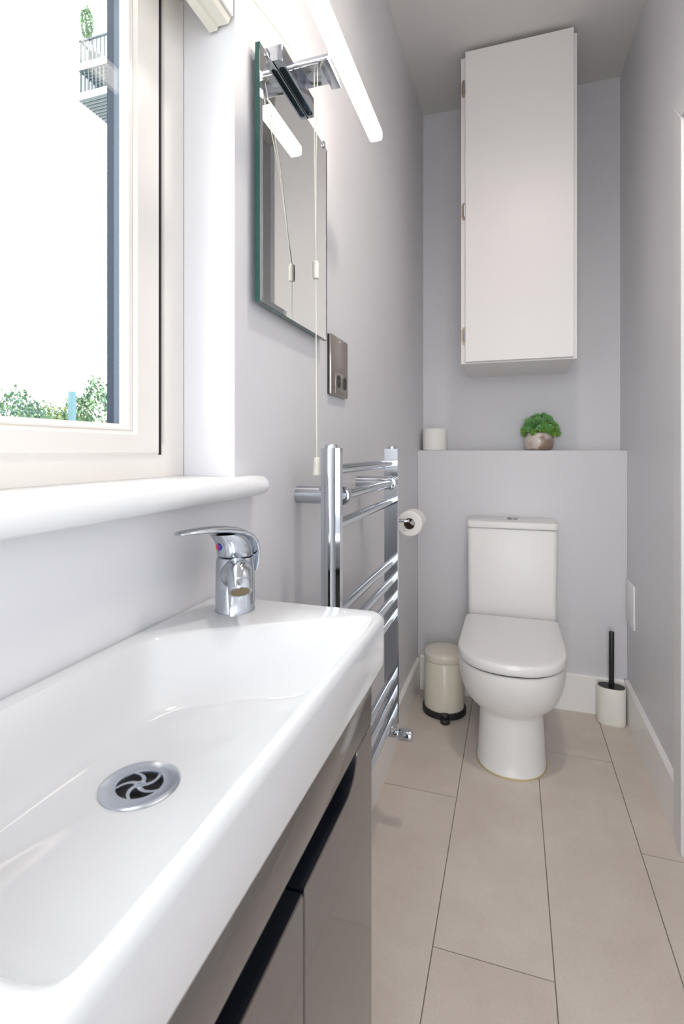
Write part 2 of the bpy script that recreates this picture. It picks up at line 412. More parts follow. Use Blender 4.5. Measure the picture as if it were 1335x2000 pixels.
# waste
bm = B()
lathe(bm, [(0.0335, zdr-0.0008), (0.0332, zdr+0.0012), (0.031, zdr+0.0022), (0.0195, zdr+0.0010), (0.0190, zdr-0.0005), (0.0190, zdr-0.006)], (dc.x, dc.y), 64, False, False)
wst = obj('waste', bm, 'chrome_soft', bas, label='chrome waste with curved slots')
bm = B(); lathe(bm, [(0.0188, zdr-0.0055), (0.0001, zdr-0.0058)], (dc.x, dc.y), 40, False, True); obj('drain_hole', bm, 'dark', wst)
bm = B(); lathe(bm, [(0.0052, zdr-0.004), (0.0050, zdr+0.0006), (0.0025, zdr+0.0009), (0.0022, zdr-0.0004), (0.0001, zdr-0.0004)], (dc.x, dc.y), 24, True, True)
for k in range(5):
    a0 = 2*PI*k/5 + 0.25
    top = []
    for t in [i/8 for i in range(9)]:
        rr = 0.0035 + 0.0158*t; a = a0 + 0.95*t; w = 0.0021 - 0.0004*t
        top.append((rr, a, w))
    rings = []
    for rr, a, w in top:
        da = w/rr
        pl = (dc.x+rr*math.cos(a-da), dc.y+rr*math.sin(a-da)); pr = (dc.x+rr*math.cos(a+da), dc.y+rr*math.sin(a+da))
        rings.append([(*pl, zdr+0.0004), (*pr, zdr+0.0004), (*pr, zdr-0.003), (*pl, zdr-0.003)])
    loft(bm, rings)
obj('grid', bm, 'chrome_soft', wst)

# ------------------------------------------------------------------ vanity unit
vx, vy0, vy1, vym = -0.165, 0.187, 0.622, 0.404
van = thing('vanity_cabinet', (-0.29, vym, 0), 'taupe gloss two-door vanity cabinet under the white basin', 'cabinet')
bm = B()
t = 0.016
box(bm, XL+0.015, vx-0.020, vy1-t, vy1, 0.0, 0.796)          # far side
box(bm, XL+0.015, vx-0.020, vy0, vy0+t, 0.0, 0.796)          # near side
box(bm, XL+0.015, vx-0.020, vy0+t, vy1-t, 0.06, 0.076)          # floor of the unit
box(bm, XL+0.015, XL+0.027, vy0+t, vy1-t, 0.06, 0.790)        # back
obj('carcass', bm, 'taupe', van)
bm = B(); box(bm, vx-0.018, vx, vy0, vy1, 0.7655, zb-0.0008, 0.0012); obj('fascia', bm, 'taupe', van)
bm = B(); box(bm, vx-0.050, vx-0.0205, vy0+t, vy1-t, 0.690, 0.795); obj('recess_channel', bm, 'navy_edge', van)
bm = B(); box(bm, vx-0.045, vx-0.030, vy0+0.004, vy1-0.004, 0.0, 0.07); obj('plinth', bm, 'taupe', van)
def door_outline(flip):
    # in (y,z) for the far door; the top edge dips in a scoop towards the centre gap
    a, b = vym+0.0015, vy1
    P = [(b, 0.075), (b, 0.7635), (0.560, 0.7635)]
    for k in range(1, 13):
        u = k/12
        # quarter curve down, then long shallow run
        P.append((0.560 - 0.034*(1-math.cos(u*PI/2)) - 0.004*u, 0.7635 - 0.031*math.sin(u*PI/2)))
    P += [(a+0.004, 0.7330), (a+0.001, 0.7318), (a, 0.7290), (a, 0.075)]
    if flip: P = [(2*vym - y, z) for y, z in reversed(P)]
    return P
for flip in (False, True):
    bm = B(); prism(bm, door_outline(flip), 'x', vx-0.018, vx, 0.0010, 1)
    d = obj('door', bm, 'taupe', van, smooth=40)
    # dark lacquered edge lining the finger scoop
    P = [(y, z) for y, z in door_outline(False) if z > 0.72 and y < 0.5605]
    rings = []
    for i, (y, z) in enumerate(P):
        yy = 2*vym - y if flip else y
        rings.append([(vx-0.0195, yy, z+0.0006), (vx-0.0012, yy, z+0.0006), (vx-0.0012, yy, z-0.0002), (vx-0.0195, yy, z-0.0002)])
    bm = B(); loft(bm, rings); obj('finger_scoop', bm, 'navy_edge', d)

# ------------------------------------------------------------------ mixer tap
tx, ty, tz = -0.352, 0.618, zt
tap = thing('mixer_tap', (tx, ty, tz), 'chrome single-lever mixer tap at the far corner of the basin', 'tap')
bm = B(); 
lathe(bm, [(0.0265, tz-0.0002), (0.0268, tz+0.0015), (0.0260, tz+0.004), (0.0258, tz+0.03), (0.0252, tz+0.062), (0.0243, tz+0.070), (0.0236, tz+0.0715)], (tx, ty), 48)
tb = obj('body', bm, 'chrome', tap)
ds = Vector((0.575, -0.818, 0)).normalized()
c0 = Vector((tx, ty, tz+0.040))
bm = B()
path = [c0+ds*0.000+Vector((0,0,0.004)), c0+ds*0.018+Vector((0,0,0.012)), c0+ds*0.034+Vector((0,0,0.018)), c0+ds*0.048+Vector((0,0,0.020)), c0+ds*0.057+Vector((0,0,0.017)), c0+ds*0.062+Vector((0,0,0.011))]
tube(bm, path, [0.022, 0.0200, 0.0180, 0.0165, 0.0155, 0.0140], 32); obj('spout', bm, 'chrome', tap, smooth=60)
ax = (ds*0.62 + Vector((0,0,-0.785))).normalized()
e0 = c0+ds*0.0575+Vector((0,0,0.0125))
bm = B(); tube(bm, [e0, e0+ax*0.002, e0+ax*0.0135, e0+ax*0.015, e0+ax*0.0152, e0+ax*0.0125], [0.0135, 0.0150, 0.0150, 0.0143, 0.0118, 0.0116], 32, True); aer = obj('aerator', bm, 'chrome', tap)
bm = B(); tube(bm, [e0+ax*0.0126, e0+ax*0.0156], [0.0116, 0.0112], 28); obj('aerator_screen', bm, 'aerator', aer)
dl = Vector((-0.36, -0.933, 0)).normalized(); wl = Vector((-dl.y, dl.x, 0))
tc = Vector((tx, ty, tz))
bm = B()  # solid cap under the blade
rings = []
for z, rx, off in ((0.0725, 0.0225, 0.0), (0.0745, 0.0240, 0.0), (0.082, 0.0238, 0.001), (0.092, 0.0230, 0.004), (0.099, 0.0215, 0.010), (0.1035, 0.019, 0.016)):
    rings.append([tc + dl*(off + rx*(1.0+off*9)*math.cos(2*PI*k/40)) + wl*(rx*math.sin(2*PI*k/40)) + Vector((0,0,z)) for k in range(40)])
loft(bm, rings); lev = obj('lever', bm, 'chrome', tap, smooth=60)
bm = B()
pth = [(-0.0245,0.050,0.016,0.003),(-0.0255,0.064,0.020,0.0042),(-0.0245,0.078,0.0225,0.005),(-0.0205,0.090,0.0235,0.0055),(-0.012,0.0995,0.0235,0.0056),(0.002,0.1055,0.0225,0.0056),(0.022,0.1090,0.0205,0.0052),(0.042,0.1108,0.0180,0.0045),(0.060,0.1115,0.0158,0.0038),(0.076,0.1115,0.0135,0.0032),(0.085,0.1112,0.0105,0.0026),(0.0895,0.1108,0.0055,0.0015)]
rings = []
for i, (s, z, w, th) in enumerate(pth):
    a = pth[max(i-1,0)]; b = pth[min(i+1,len(pth)-1)]
    tan = (dl*(b[0]-a[0]) + Vector((0,0,b[1]-a[1]))).normalized(); nn = wl.cross(tan).normalized()
    c = tc + dl*s + Vector((0,0,z))
    rings.append([c + wl*(w*math.cos(2*PI*k/24)) + nn*(th*math.sin(2*PI*k/24)) for k in range(24)])
loft(bm, rings); obj('blade', bm, 'chrome', lev, smooth=60)
nv = (dl*0.98 + Vector((0.12,0,-0.15))).normalized(); ctr = tc + dl*0.0266 + Vector((0,0,0.0868)); su, sv = frame_of(nv)
for nm, sgn, m in (('red_mark', -1, 'red'), ('blue_mark', 1, 'blue')):
    bm = B(); r = 0.0046
    side = wl
    ring = [ctr + side*sgn*r*math.sin(PI*k/14) + side.cross(nv)*r*math.cos(PI*k/14) for k in range(15)]
    if nm == 'blue_mark': ring = [p + side*0 for p in ring]
    loft(bm, [[p - nv*0.004 for p in ring], [p + nv*0.0012 for p in ring]]); obj(nm, bm, m, lev)

# ------------------------------------------------------------------ mirror
mir = thing('wall_mirror', (XL, 0.951, 1.349), 'unframed rectangular mirror with green glass edges on the left wall', 'mirror')
my0, my1, mz0, mz1, mb, mf = 0.785, 1.117, 1.349, 1.783, -0.4095, -0.400
bm = B()
def mrect(i, x): return [(x, my0+i, mz0+i), (x, my1-i, mz0+i), (x, my1-i, mz1-i), (x, my0+i, mz1-i)]
loft(bm, [mrect(0.0, mb), mrect(0.0, mf-0.0015), mrect(0.0008, mf-0.001)], True, True); obj('glass', bm, 'glass_edge', mir, smooth=0)
bm = B(); loft(bm, [mrect(0.0009, mf-0.0009), mrect(0.010, mf), ], False, True); obj('silvering', bm, 'mirror', mir, smooth=0)
for y in (my0+0.05, my1-0.05):
    for z in (mz0+0.05, mz1-0.05): bm = B(); rod(bm, (XL-0.001, y, z), (mb+0.0003, y, z), 0.012); obj('standoff', bm, 'white_plastic', mir)
for y in (my0+0.020, my1-0.032):
    bm = B(); box(bm, XL, mf+0.003, y, y+0.012, mz1-0.010, mz1+0.003, 0.001); obj('clip', bm, 'chrome', mir)

# ------------------------------------------------------------------ lamp over the mirror
lx, lz, ly0, ly1 = -0.300, 1.826, 0.73, 1.172
lamp = thing('mirror_lamp', (-0.38, 0.955, 1.76), 'lit white tube lamp on a chrome arm over the mirror', 'lamp')
bm = B()
R = rrect(lx-0.0145, lx+0.0145, lz-0.013, lz+0.013, 0.006, 5)
loft(bm, [[(p[0], y, p[1]) for p in R] for y in (ly0, ly1-0.003)]); obj('tube', bm, 'tube', lamp)
bm = B()
R2 = rrect(lx-0.0148, lx+0.0148, lz-0.0133, lz+0.0133, 0.006, 5)
loft(bm, [[(p[0], y, p[1]) for p in R2] for y in (ly1-0.003, ly1)]); obj('end_cap', bm, 'tube_end', lamp)
bm = B(); loft(bm, [[(p[0], y, p[1]) for p in R2] for y in (ly0-0.003, ly0)]); obj('end_cap', bm, 'tube_end', lamp)
bm = B()   # arm: flat plate with a round bead along its near edge
box(bm, -0.3840, lx-0.0149, 0.888, 0.946, 1.8030, 1.8105, 0.002); rod(bm, (-0.3840, 0.890, 1.8115), (lx-0.0152, 0.890, 1.8115), 0.0060)
obj('arm', bm, 'chrome', lamp)
bm = B(); box(bm, lx-0.034, lx-0.0148, 0.880, 0.958, 1.8000, 1.8032, 0.0008); obj('tube_holder', bm, 'chrome', lamp)
bm = B()   # channel clamp sitting over the mirror's top edge
cl = rrect(-0.4140, -0.3830, 0.834, 1.002, 0.009, 6); ci = rrect(-0.3990, -0.3862, 0.852, 0.994, 0.006, 6)
loft(bm, [[(*p, 1.7842) for p in cl], [(*p, 1.810) for p in cl], [(p[0]*0.97-0.012, p[1]*0.97+0.0275, 1.8135) for p in cl]], False, True)
loft(bm, [[(*p, 1.7842) for p in cl], [(*p, 1.7842) for p in ci], [(*p, 1.802) for p in ci]], False, False)
bmesh.ops.remove_doubles(bm, verts=bm.verts[:], dist=0.00005)
cp = obj('clamp', bm, 'chrome', lamp)
bm = B(); loft(bm, [[(*p, 1.8018) for p in ci], [(*p, 1.8040) for p in ci]]); obj('groove_shade', bm, 'groove_shade', cp)  # dark teal plug paints the shade and reflection inside the clamp channel

# pull cord hanging from the lamp
pc = thing('pull_cord', (-0.372, 0.976, 1.06), 'cream pull cord with two pulls hanging in front of the mirror', 'cord')
bm = B()
tube(bm, [(-0.350, 0.905, 1.8035), (-0.364, 0.942, 1.66), (-0.3735, 0.9745, 1.475)], 0.0011, 8)
tube(bm, [(-0.342, 0.902, 1.8035), (-0.361, 0.942, 1.66), (-0.3745, 0.9760, 1.475)], 0.0011, 8)
tube(bm, [(-0.374, 0.9755, 1.445), (-0.373, 0.9755, 1.25), (-0.372, 0.976, 1.082)], 0.0011, 8)
obj('cord', bm, 'cord', pc)
bm = B(); lathe(bm, [(0.004, 1.478), (0.0062, 1.4755), (0.0064, 1.472), (0.0064, 1.446), (0.0058, 1.4435)], (-0.374, 0.9755), 20); obj('connector', bm, 'pull', pc)
bm = B(); lathe(bm, [(0.0052, 1.0865), (0.0060, 1.085), (0.0064, 1.072), (0.0082, 1.056), (0.0084, 1.0515), (0.0075, 1.0505)], (-0.372, 0.976), 24); obj('pull', bm, 'pull', pc)
# thin cable on the wall up to the lamp
bm = B(); tube(bm, [(-0.4185, 0.7305, 1.853), (-0.4188, 0.80, 1.868), (-0.4188, 0.90, 1.889), (-0.4185, 0.945, 1.897), (-0.416, 0.962, 1.880), (-0.409, 0.960, 1.845), (-0.400, 0.950, 1.8138)], 0.0012, 8)
tag(obj('lamp_cable', bm, 'cord'), 'thin cream cable along the wall from the blind to the lamp', 'cable')

# ------------------------------------------------------------------ shaver socket
sk = thing('shaver_socket', (XL, 1.237, 1.235), 'brushed steel shaver socket plate on the left wall right of the mirror', 'socket')
bm = B(); box(bm, XL, -0.4165, 1.172, 1.302, 1.236, 1.379); obj('gasket', bm, 'black', sk)
bm = B(); prism(bm, [(1.1715,1.235),(1.3035,1.235),(1.3035,1.380),(1.1715,1.380)], 'x', -0.4165, -0.4100, 0.0025, 2); pl = obj('plate', bm, 'steel', sk)
bm = B(); box(bm, -0.4101, -0.4093, 1.201, 1.2995, 1.2395, 1.292, 0.0003); obj('insert', bm, 'steel', pl)
for y in (1.2265, 1.2745):
    bm = B(); R = rrect(y-0.0125, y+0.0125, 1.2545, 1.2865, 0.010, 5); prism(bm, R, 'x', -0.4096, -0.4085); sl = obj('slot', bm, 'slot', sk)
    bm = B()
    for z in (1.2625, 1.2785): rod(bm, (-0.4090, y, z), (-0.4083, y, z), 0.0035)
    obj('pin_hole', bm, 'dark', sl)
for y, z in ((1.2375, 1.371), (1.2515, 1.2465)):
    bm = B(); rod(bm, (-0.4102, y, z), (-0.4088, y, z), 0.0032, 16); obj('screw', bm, 'chrome', sk)

# ------------------------------------------------------------------ towel radiator
rx, ry0, ry1 = -0.326, 0.930, 1.452
rad = thing('towel_radiator', (rx, (ry0+ry1)/2, 0.30), 'chrome ladder towel radiator on the left wall beyond the basin', 'radiator')
def post(y, flip):
    # flanged profile with a rounded spine towards the outside
    sg = -1 if not flip else 1
    P = []
    hw = 0.0190
    P += [(rx-hw, y-sg*0.013), (rx+hw, y-sg*0.013), (rx+hw, y+sg*0.004), (rx+0.011, y+sg*0.006)]
    for k in range(11):
        a = PI*k/10; P.append((rx+0.0105*math.cos(a), y+sg*(0.007+0.010*math.sin(a))))
    P += [(rx-0.011, y+sg*0.006), (rx-hw, y+sg*0.004)]
    return P
for y, fl_ in ((ry0, False), (ry1, True)):
    bm = B(); prism(bm, post(y, fl_), 'z', 0.330, 1.1045); obj('upright', bm, 'chrome', rad, smooth=25)
    bm = B(); lathe(bm, [(0.0125, 1.1043), (0.0125, 1.1095), (0.0110, 1.1115)], (rx, y), 24); obj('end_plug', bm, 'chrome_soft', rad)
xb = rx+0.002
for z in (1.064, 1.010, 0.958, 0.788, 0.736, 0.681, 0.629, 0.4585, 0.406, 0.351):
    bm = B(); rod(bm, (xb, ry0+0.0125, z), (xb, ry1-0.0125, z), 0.0105, 20); obj('rail', bm, 'chrome', rad)
for y in (ry0+0.062, ry1-0.028):
    bm = B(); rod(bm, (XL, y, 1.010), (xb-0.006, y, 1.010), 0.0180, 28)
    rod(bm, (xb, y-0.010, 1.010), (xb, y+0.010, 1.010), 0.0185, 28, 0.004); obj('wall_bracket', bm, 'chrome', rad)
bm = B()
rod(bm, (rx, ry1, 0.331), (rx, ry1, 0.306), 0.0110, 20); rod(bm, (rx, ry1, 0.320), (rx, ry1, 0.312), 0.0145, 6)
rod(bm, (rx-0.016, ry1, 0.300), (rx+0.022, ry1, 0.300), 0.0120, 20, 0.002); rod(bm, (rx+0.020, ry1, 0.300), (rx+0.058, ry1, 0.300), 0.0165, 28, 0.003)
rod(bm, (rx-0.012, ry1, 0.300), (XL, ry1, 0.300), 0.0075, 16)
obj('valve', bm, 'chrome', rad)
bm = B()
rod(bm, (rx, ry0, 0.331), (rx, ry0, 0.306), 0.0110, 20)
rod(bm, (rx-0.016, ry0, 0.300), (rx+0.022, ry0, 0.300), 0.0120, 20, 0.002); rod(bm, (rx+0.020, ry0, 0.300), (rx+0.058, ry0, 0.300), 0.0165, 28, 0.003)
rod(bm, (rx-0.012, ry0, 0.300), (XL, ry0, 0.300), 0.0075, 16)
obj('valve', bm, 'chrome', rad)

# ------------------------------------------------------------------ toilet roll on its holder
hx, hy, hz = -0.357, 1.905, 0.834
hold = thing('toilet_roll_holder', (XL, hy, hz), 'chrome toilet roll holder on the left wall past the radiator', 'holder')
bm = B(); rod(bm, (XL, hy-0.045, hz+0.012), (XL+0.008, hy-0.045, hz+0.012), 0.022, 28, 0.002); obj('rose', bm, 'chrome', hold)
bm = B(); tube(bm, [(XL+0.006, hy-0.045, hz+0.012), (hx-0.008, hy-0.045, hz+0.012), (hx-0.001, hy-0.042, hz+0.012), (hx, hy-0.035, hz+0.012), (hx, hy+0.075, hz+0.012)], 0.0055, 14); obj('arm', bm, 'chrome', hold)
def roll_mesh(c, axis, r, rin, L):
    bm = B(); n = 48; c = Vector(c)
    ax = Vector((0,1,0)) if axis == 'y' else Vector((0,0,1)); u, v = frame_of(ax)
    prof = [(rin, 0), (r-0.003, 0), (r, 0.003), (r, L-0.003), (r-0.003, L), (rin, L), (rin, 0)]
    loft(bm, [[c + ax*t + u*(q*math.cos(2*PI*k/n)) + v*(q*math.sin(2*PI*k/n)) for k in range(n)] for q, t in prof], False, False)
    bmesh.ops.remove_doubles(bm, verts=bm.verts[:], dist=1e-5)
    bm2 = B(); prof = [(rin-0.0002, 0.0005), (rin-0.0016, 0.0005), (rin-0.0016, L-0.0005), (rin-0.0002, L-0.0005), (rin-0.0002, 0.0005)]
    loft(bm2, [[c + ax*t + u*(q*math.cos(2*PI*k/n)) + v*(q*math.sin(2*PI*k/n)) for k in range(n)] for q, t in prof], False, False)
    bmesh.ops.remove_doubles(bm2, verts=bm2.verts[:], dist=1e-5)
    return bm, bm2
rl = thing('toilet_roll', (hx, hy, hz), 'white toilet roll hanging on the chrome holder', 'toilet roll')
a, b = roll_mesh((hx, hy-0.028, hz), 'y', 0.046, 0.0205, 0.098); obj('paper', a, 'paper', rl); obj('core', b, 'card', rl, label='brown cardboard core')
rl2 = thing('toilet_roll', (-0.352, 2.492, 1.101), 'white toilet roll standing on the left end of the ledge', 'toilet roll')
a, b = roll_mesh((-0.352, 2.492, 1.1012), 'z', 0.056, 0.021, 0.103); obj('paper', a, 'paper', rl2); obj('core', b, 'card', rl2, label='brown cardboard core')

# ------------------------------------------------------------------ toilet
tcx = -0.006
wc = thing('toilet', (tcx, 2.1, 0), 'white close-coupled toilet with closed lid against the back wall', 'toilet')
def dshape(w, yf, ys, yb, z, rb=0.03, nf=40, p=2.15):
    P = []
    # back right -> front arc -> back left (counter-clockwise seen from above is not needed; normals are recalculated)
    nb = 6
    for k in range(nb+1):
        a = PI/2*k/nb; P.append((tcx + w - rb + rb*math.sin(PI/2-0) * math.sin(a) if False else tcx + w - rb + rb*math.sin(a), yb - rb + rb*math.cos(a), z))
    for k in range(1, nf):
        a = PI*k/nf
        ca, sa = math.cos(a), math.sin(a)
        P.append((tcx + w*math.copysign(abs(ca)**(2/p), ca), ys - (ys-yf)*abs(sa)**(2/p), z))
    for k in range(nb+1):
        a = PI/2*(1-k/nb); P.append((tcx - w + rb - rb*math.sin(a), yb - rb + rb*math.cos(a), z))
    return P
yb = 2.398
secs = [(0.0, .1175, 1.834, 1.965), (0.012, .1175, 1.834, 1.965), (0.016, .1160, 1.837, 1.965), (0.06, .1135, 1.841, 1.966), (0.12, .1105, 1.847, 1.97), (0.17, .1080, 1.853, 1.972), (0.190, .1080, 1.853, 1.972),
        (0.198, .112, 1.846, 1.97), (0.207, .120, 1.832, 1.965), (0.222, .133, 1.808, 1.955), (0.240, .1455, 1.785, 1.945), (0.262, .156, 1.764, 1.935), (0.290, .1655, 1.744, 1.925), (0.320, .1720, 1.729, 1.915), (0.350, .1755, 1.720, 1.908), (0.378, .1765, 1.716, 1.905), (0.386, .1755, 1.717, 1.905), (0.3885, .172, 1.721, 1.905)]
bm = B(); loft(bm, [dshape(w, yf, ys, yb, z) for z, w, yf, ys in secs]); obj('pan', bm, 'toilet_ceramic', wc, smooth=50)
bm = B(); loft(bm, [dshape(.1205, 1.830, 1.965, yb-0.002, 0.0002), dshape(.1205, 1.830, 1.965, yb-0.002, 0.0018), dshape(.118, 1.833, 1.965, yb-0.002, 0.0045)]); obj('sealant', bm, 'sealant', wc, label='yellowed sealant line at the foot')
bm = B(); loft(bm, [dshape(w, yf, ys, 2.205, z, 0.02) for z, w, yf, ys in ((0.3887, .170, 1.722, 1.90), (0.3935, .1705, 1.721, 1.90))]); obj('lid_gap_shade', bm, 'black', wc, label='black slab painted in for the shade gap under the lid')  # black slab stands in for the shade between pan and lid
lidsec = [(0.3938, .1735, 1.716, 1.900), (0.396, .1765, 1.711, 1.898), (0.405, .1782, 1.708, 1.897), (0.418, .1782, 1.708, 1.897), (0.4235, .1772, 1.7095, 1.898), (0.4275, .1745, 1.713, 1.899), (0.4295, .170, 1.719, 1.90), (0.4302, .150, 1.745, 1.91), (0.4306, .08, 1.82, 1.95)]
bm = B(); loft(bm, [dshape(w, yf, ys, 2.215-max(0,(0.1735-w))*0.4, z, 0.025 if w > 0.1 else 0.02, p=2.2) for z, w, yf, ys in lidsec]); obj('lid', bm, 'lid', wc, smooth=50)
bm = B()
rings = []
for z, dx, yf in ((0.386, 0.002, 2.238), (0.392, 0.0, 2.235), (0.50, 0.0, 2.234), (0.776, -0.0035, 2.232), (0.7795, -0.002, 2.234)):
    rings.append([(p[0], p[1], z) for p in rrect(-0.178+dx, 0.166-dx, yf, 2.410, 0.018, 6)])
loft(bm, rings); obj('cistern', bm, 'toilet_ceramic', wc, smooth=40)
bm = B()
rings = []
for z, d in ((0.7815, 0.002), (0.783, 0.0005), (0.787, 0.0), (0.802, 0.0), (0.8065, 0.0012), (0.8090, 0.004), (0.8098, 0.008)):
    rings.append([(p[0], p[1], z) for p in rrect(-0.1845+d, 0.1725-d, 2.226+d, 2.412-d*0.3, 0.018-d*0.3, 6)])
loft(bm, rings); cld = obj('cistern_lid', bm, 'toilet_ceramic', wc, smooth=40)
for s in (-1, 1):
    bm = B(); r = 0.021
    ring = [(tcx+0.004 + s*(0.0015 + r*math.sin(PI*k/16)), 2.318 + r*math.cos(PI*k/16)) for k in range(17)]
    loft(bm, [[(*p, 0.8092) for p in ring], [(*p, 0.8165) for p in ring], [((p[0]-tcx-0.004)*0.9+tcx+0.004, 2.318+(p[1]-2.318)*0.9, 0.8185) for p in ring]]); obj('flush_button', bm, 'chrome', cld)
for s in (-1, 1):
    bm = B(); rod(bm, (tcx+s*0.107, 2.10, 0.035), (tcx+s*0.118, 2.10, 0.035), 0.0065, 16); obj('fixing_cap', bm, 'black', wc)

# ------------------------------------------------------------------ pedal bin
bc = (-0.2765, 2.238)
pb = thing('pedal_bin', (*bc, 0), 'small cream pedal bin with black base left of the toilet', 'bin')
bm = B(); lathe(bm, [(0.087, 0.0), (0.0905, 0.002), (0.0905, 0.022), (0.0885, 0.026), (0.084, 0.026)], bc, 56); obj('base', bm, 'black', pb)
bm = B(); lathe(bm, [(0.0825, 0.024), (0.0825, 0.222), (0.0815, 0.2235)], bc, 56); obj('body', bm, 'cream_metal', pb)
bm = B(); lathe(bm, [(0.0800, 0.2232), (0.0800, 0.2255), (0.0850, 0.2265), (0.0855, 0.230), (0.0855, 0.244), (0.0840, 0.252), (0.0795, 0.2575), (0.070, 0.2605), (0.040, 0.2635), (0.001, 0.2645)], bc, 56); obj('lid', bm, 'cream_metal', pb)
bm = B()
pdir = Vector((0.16, -0.987)).normalized()
p0 = Vector(bc) + pdir*0.088; p1 = Vector(bc) + pdir*0.108
for p, r, z0, z1 in ((p0, 0.0185, 0.006, 0.029), (p1, 0.0200, 0.0015, 0.016)):
    lathe(bm, [(r*0.9, z0), (r, z0+0.002), (r, z1-0.004), (r*0.85, z1-0.001), (r*0.5, z1)], (p.x, p.y), 28)
obj('pedal', bm, 'black', pb)

# ------------------------------------------------------------------ toilet brush
qc = Vector((0.3785, 2.347)); rot = -0.16
tb_ = thing('toilet_brush', (qc.x, qc.y, 0), 'white oval toilet brush pot with black handle right of the toilet', 'toilet brush')
def oval(a, b, z, n=56):
    P = []
    for k in range(n):
        t = 2*PI*k/n; ca, sa = math.cos(t), math.sin(t)
        x = a*math.copysign(abs(ca)**(2/2.6), ca); y = b*math.copysign(abs(sa)**(2/2.6), sa)
        P.append((qc.x + x*math.cos(rot)-y*math.sin(rot), qc.y + x*math.sin(rot)+y*math.cos(rot), z))
    return P
A_, B_ = 0.0525, 0.040
bm = B(); loft(bm, [oval(A_-0.003, B_-0.003, 0.0), oval(A_-0.0012, B_-0.0012, 0.003), oval(A_, B_, 0.010), oval(A_, B_, 0.146), oval(A_-0.0008, B_-0.0008, 0.1485), oval(A_-0.003, B_-0.003, 0.1488), oval(A_-0.0035, B_-0.0035, 0.1475), oval(A_-0.0035, B_-0.0035, 0.10)], True, False)
obj('pot', bm, 'brush_white', tb_)
bm = B(); loft(bm, [oval(A_-0.0036, B_-0.0036, 0.1468), oval(A_-0.010, B_-0.009, 0.1455), oval(0.012, 0.012, 0.142)]); obj('pot_mouth_shade', bm, 'black', tb_)  # black sheet across the mouth stands in for the dark inside of the pot
bm = B(); rod(bm, (qc.x, qc.y, 0.10), (qc.x+0.001, qc.y, 0.368), 0.0098, 24, 0.0015); obj('handle', bm, 'black', tb_)

# ------------------------------------------------------------------ blank plate on the right wall
bm = B(); prism(bm, [(2.268,0.402),(2.406,0.402),(2.406,0.574),(2.268,0.574)], 'x', XR-0.008, XR, 0.003, 2)
tag(obj('blank_wall_plate', bm, 'white_plastic'), 'white blank plate on the right wall above the toilet brush', 'wall plate')

# ------------------------------------------------------------------ wall cabinet
wcb = thing('wall_cabinet', (0.016, YB, 1.45), 'tall white wall cabinet hung above the toilet', 'cabinet')
bm = B(); box(bm, -0.200, 0.232, 2.166, YB, 1.450, 2.690, 0.001, 1); obj('carcass', bm, 'cab', wcb)
bm = B(); box(bm, -0.1815, 0.2190, 2.1455, 2.1645, 1.4555, 2.700, 0.0012, 1); obj('door', bm, 'cab', wcb)
for z in (1.564, 2.068, 2.565):
    bm = B()
    rings = [[(-0.1985+0.0005, y, zz) for y, zz in ((2.164, z-0.034), (2.1655, z-0.034))]]
    oct_ = [(-0.1975, z-0.020), (-0.1930, z-0.034), (-0.1845, z-0.034), (-0.1835, z-0.020), (-0.1835, z+0.020), (-0.1845, z+0.034), (-0.1930, z+0.034), (-0.1975, z+0.020)]
    prism(bm, oct_, 'y', 2.1628, 2.1664); h = obj('hinge', bm, 'brass', wcb, label='tarnished metal hinge')
    bm = B(); rod(bm, (-0.1862, 2.1590, z-0.024), (-0.1862, 2.1590, z+0.024), 0.0042, 14); obj('knuckle', bm, 'chrome_soft', h)

# ------------------------------------------------------------------ pot plant on the ledge
ppc = (0.111, 2.500)
pp = thing('potted_plant', (*ppc, 1.101), 'little green bushy plant in a marbled pot on the ledge', 'plant')
bm = B(); lathe(bm, [(0.040, 1.1012), (0.048, 1.1025), (0.056, 1.110), (0.0615, 1.124), (0.0635, 1.140), (0.0615, 1.158), (0.057, 1.172), (0.053, 1.1785), (0.050, 1.1795), (0.047, 1.177), (0.047, 1.165)], ppc, 48, True, False); obj('pot', bm, 'pot', pp)
bm = B(); lathe(bm, [(0.0475, 1.168), (0.02, 1.172), (0.001, 1.172)], ppc, 24, False, True); obj('soil', bm, 'soil', pp)
def rosette(bm, c, n, r, out):
    out = out.normalized(); u, v = frame_of(out)
    for layer, (rr, up, cnt) in enumerate(((1.0, 0.25, 7), (0.72, 0.6, 6), (0.4, 0.9, 4))):
        for k in range(cnt):
            a = 2*PI*(k+0.5*layer)/cnt + random.uniform(-.15,.15)
            d = (u*math.cos(a)+v*math.sin(a))*rr + out*up
            d = d.normalized()*r*random.uniform(0.85,1.1); sd = out.cross(d).normalized()*r*0.28
            m1 = c + d*0.55 + out*r*0.08
            f = [c, m1+sd, c+d+out*r*0.1, m1-sd]
            th = out*(r*0.10)
            vt = [bm.verts.new(p) for p in f]; vb = [bm.verts.new(p - th) for p in (f[0], f[1], f[2], f[3])]
            bm.faces.new(vt); bm.faces.new(list(reversed(vb)))
            for i in range(4): bm.faces.new((vt[i], vb[i], vb[(i+1)%4], vt[(i+1)%4]))
bmA, bmB, bmS = B(), B(), B()
cc = Vector((ppc[0]+0.006, ppc[1], 1.180))
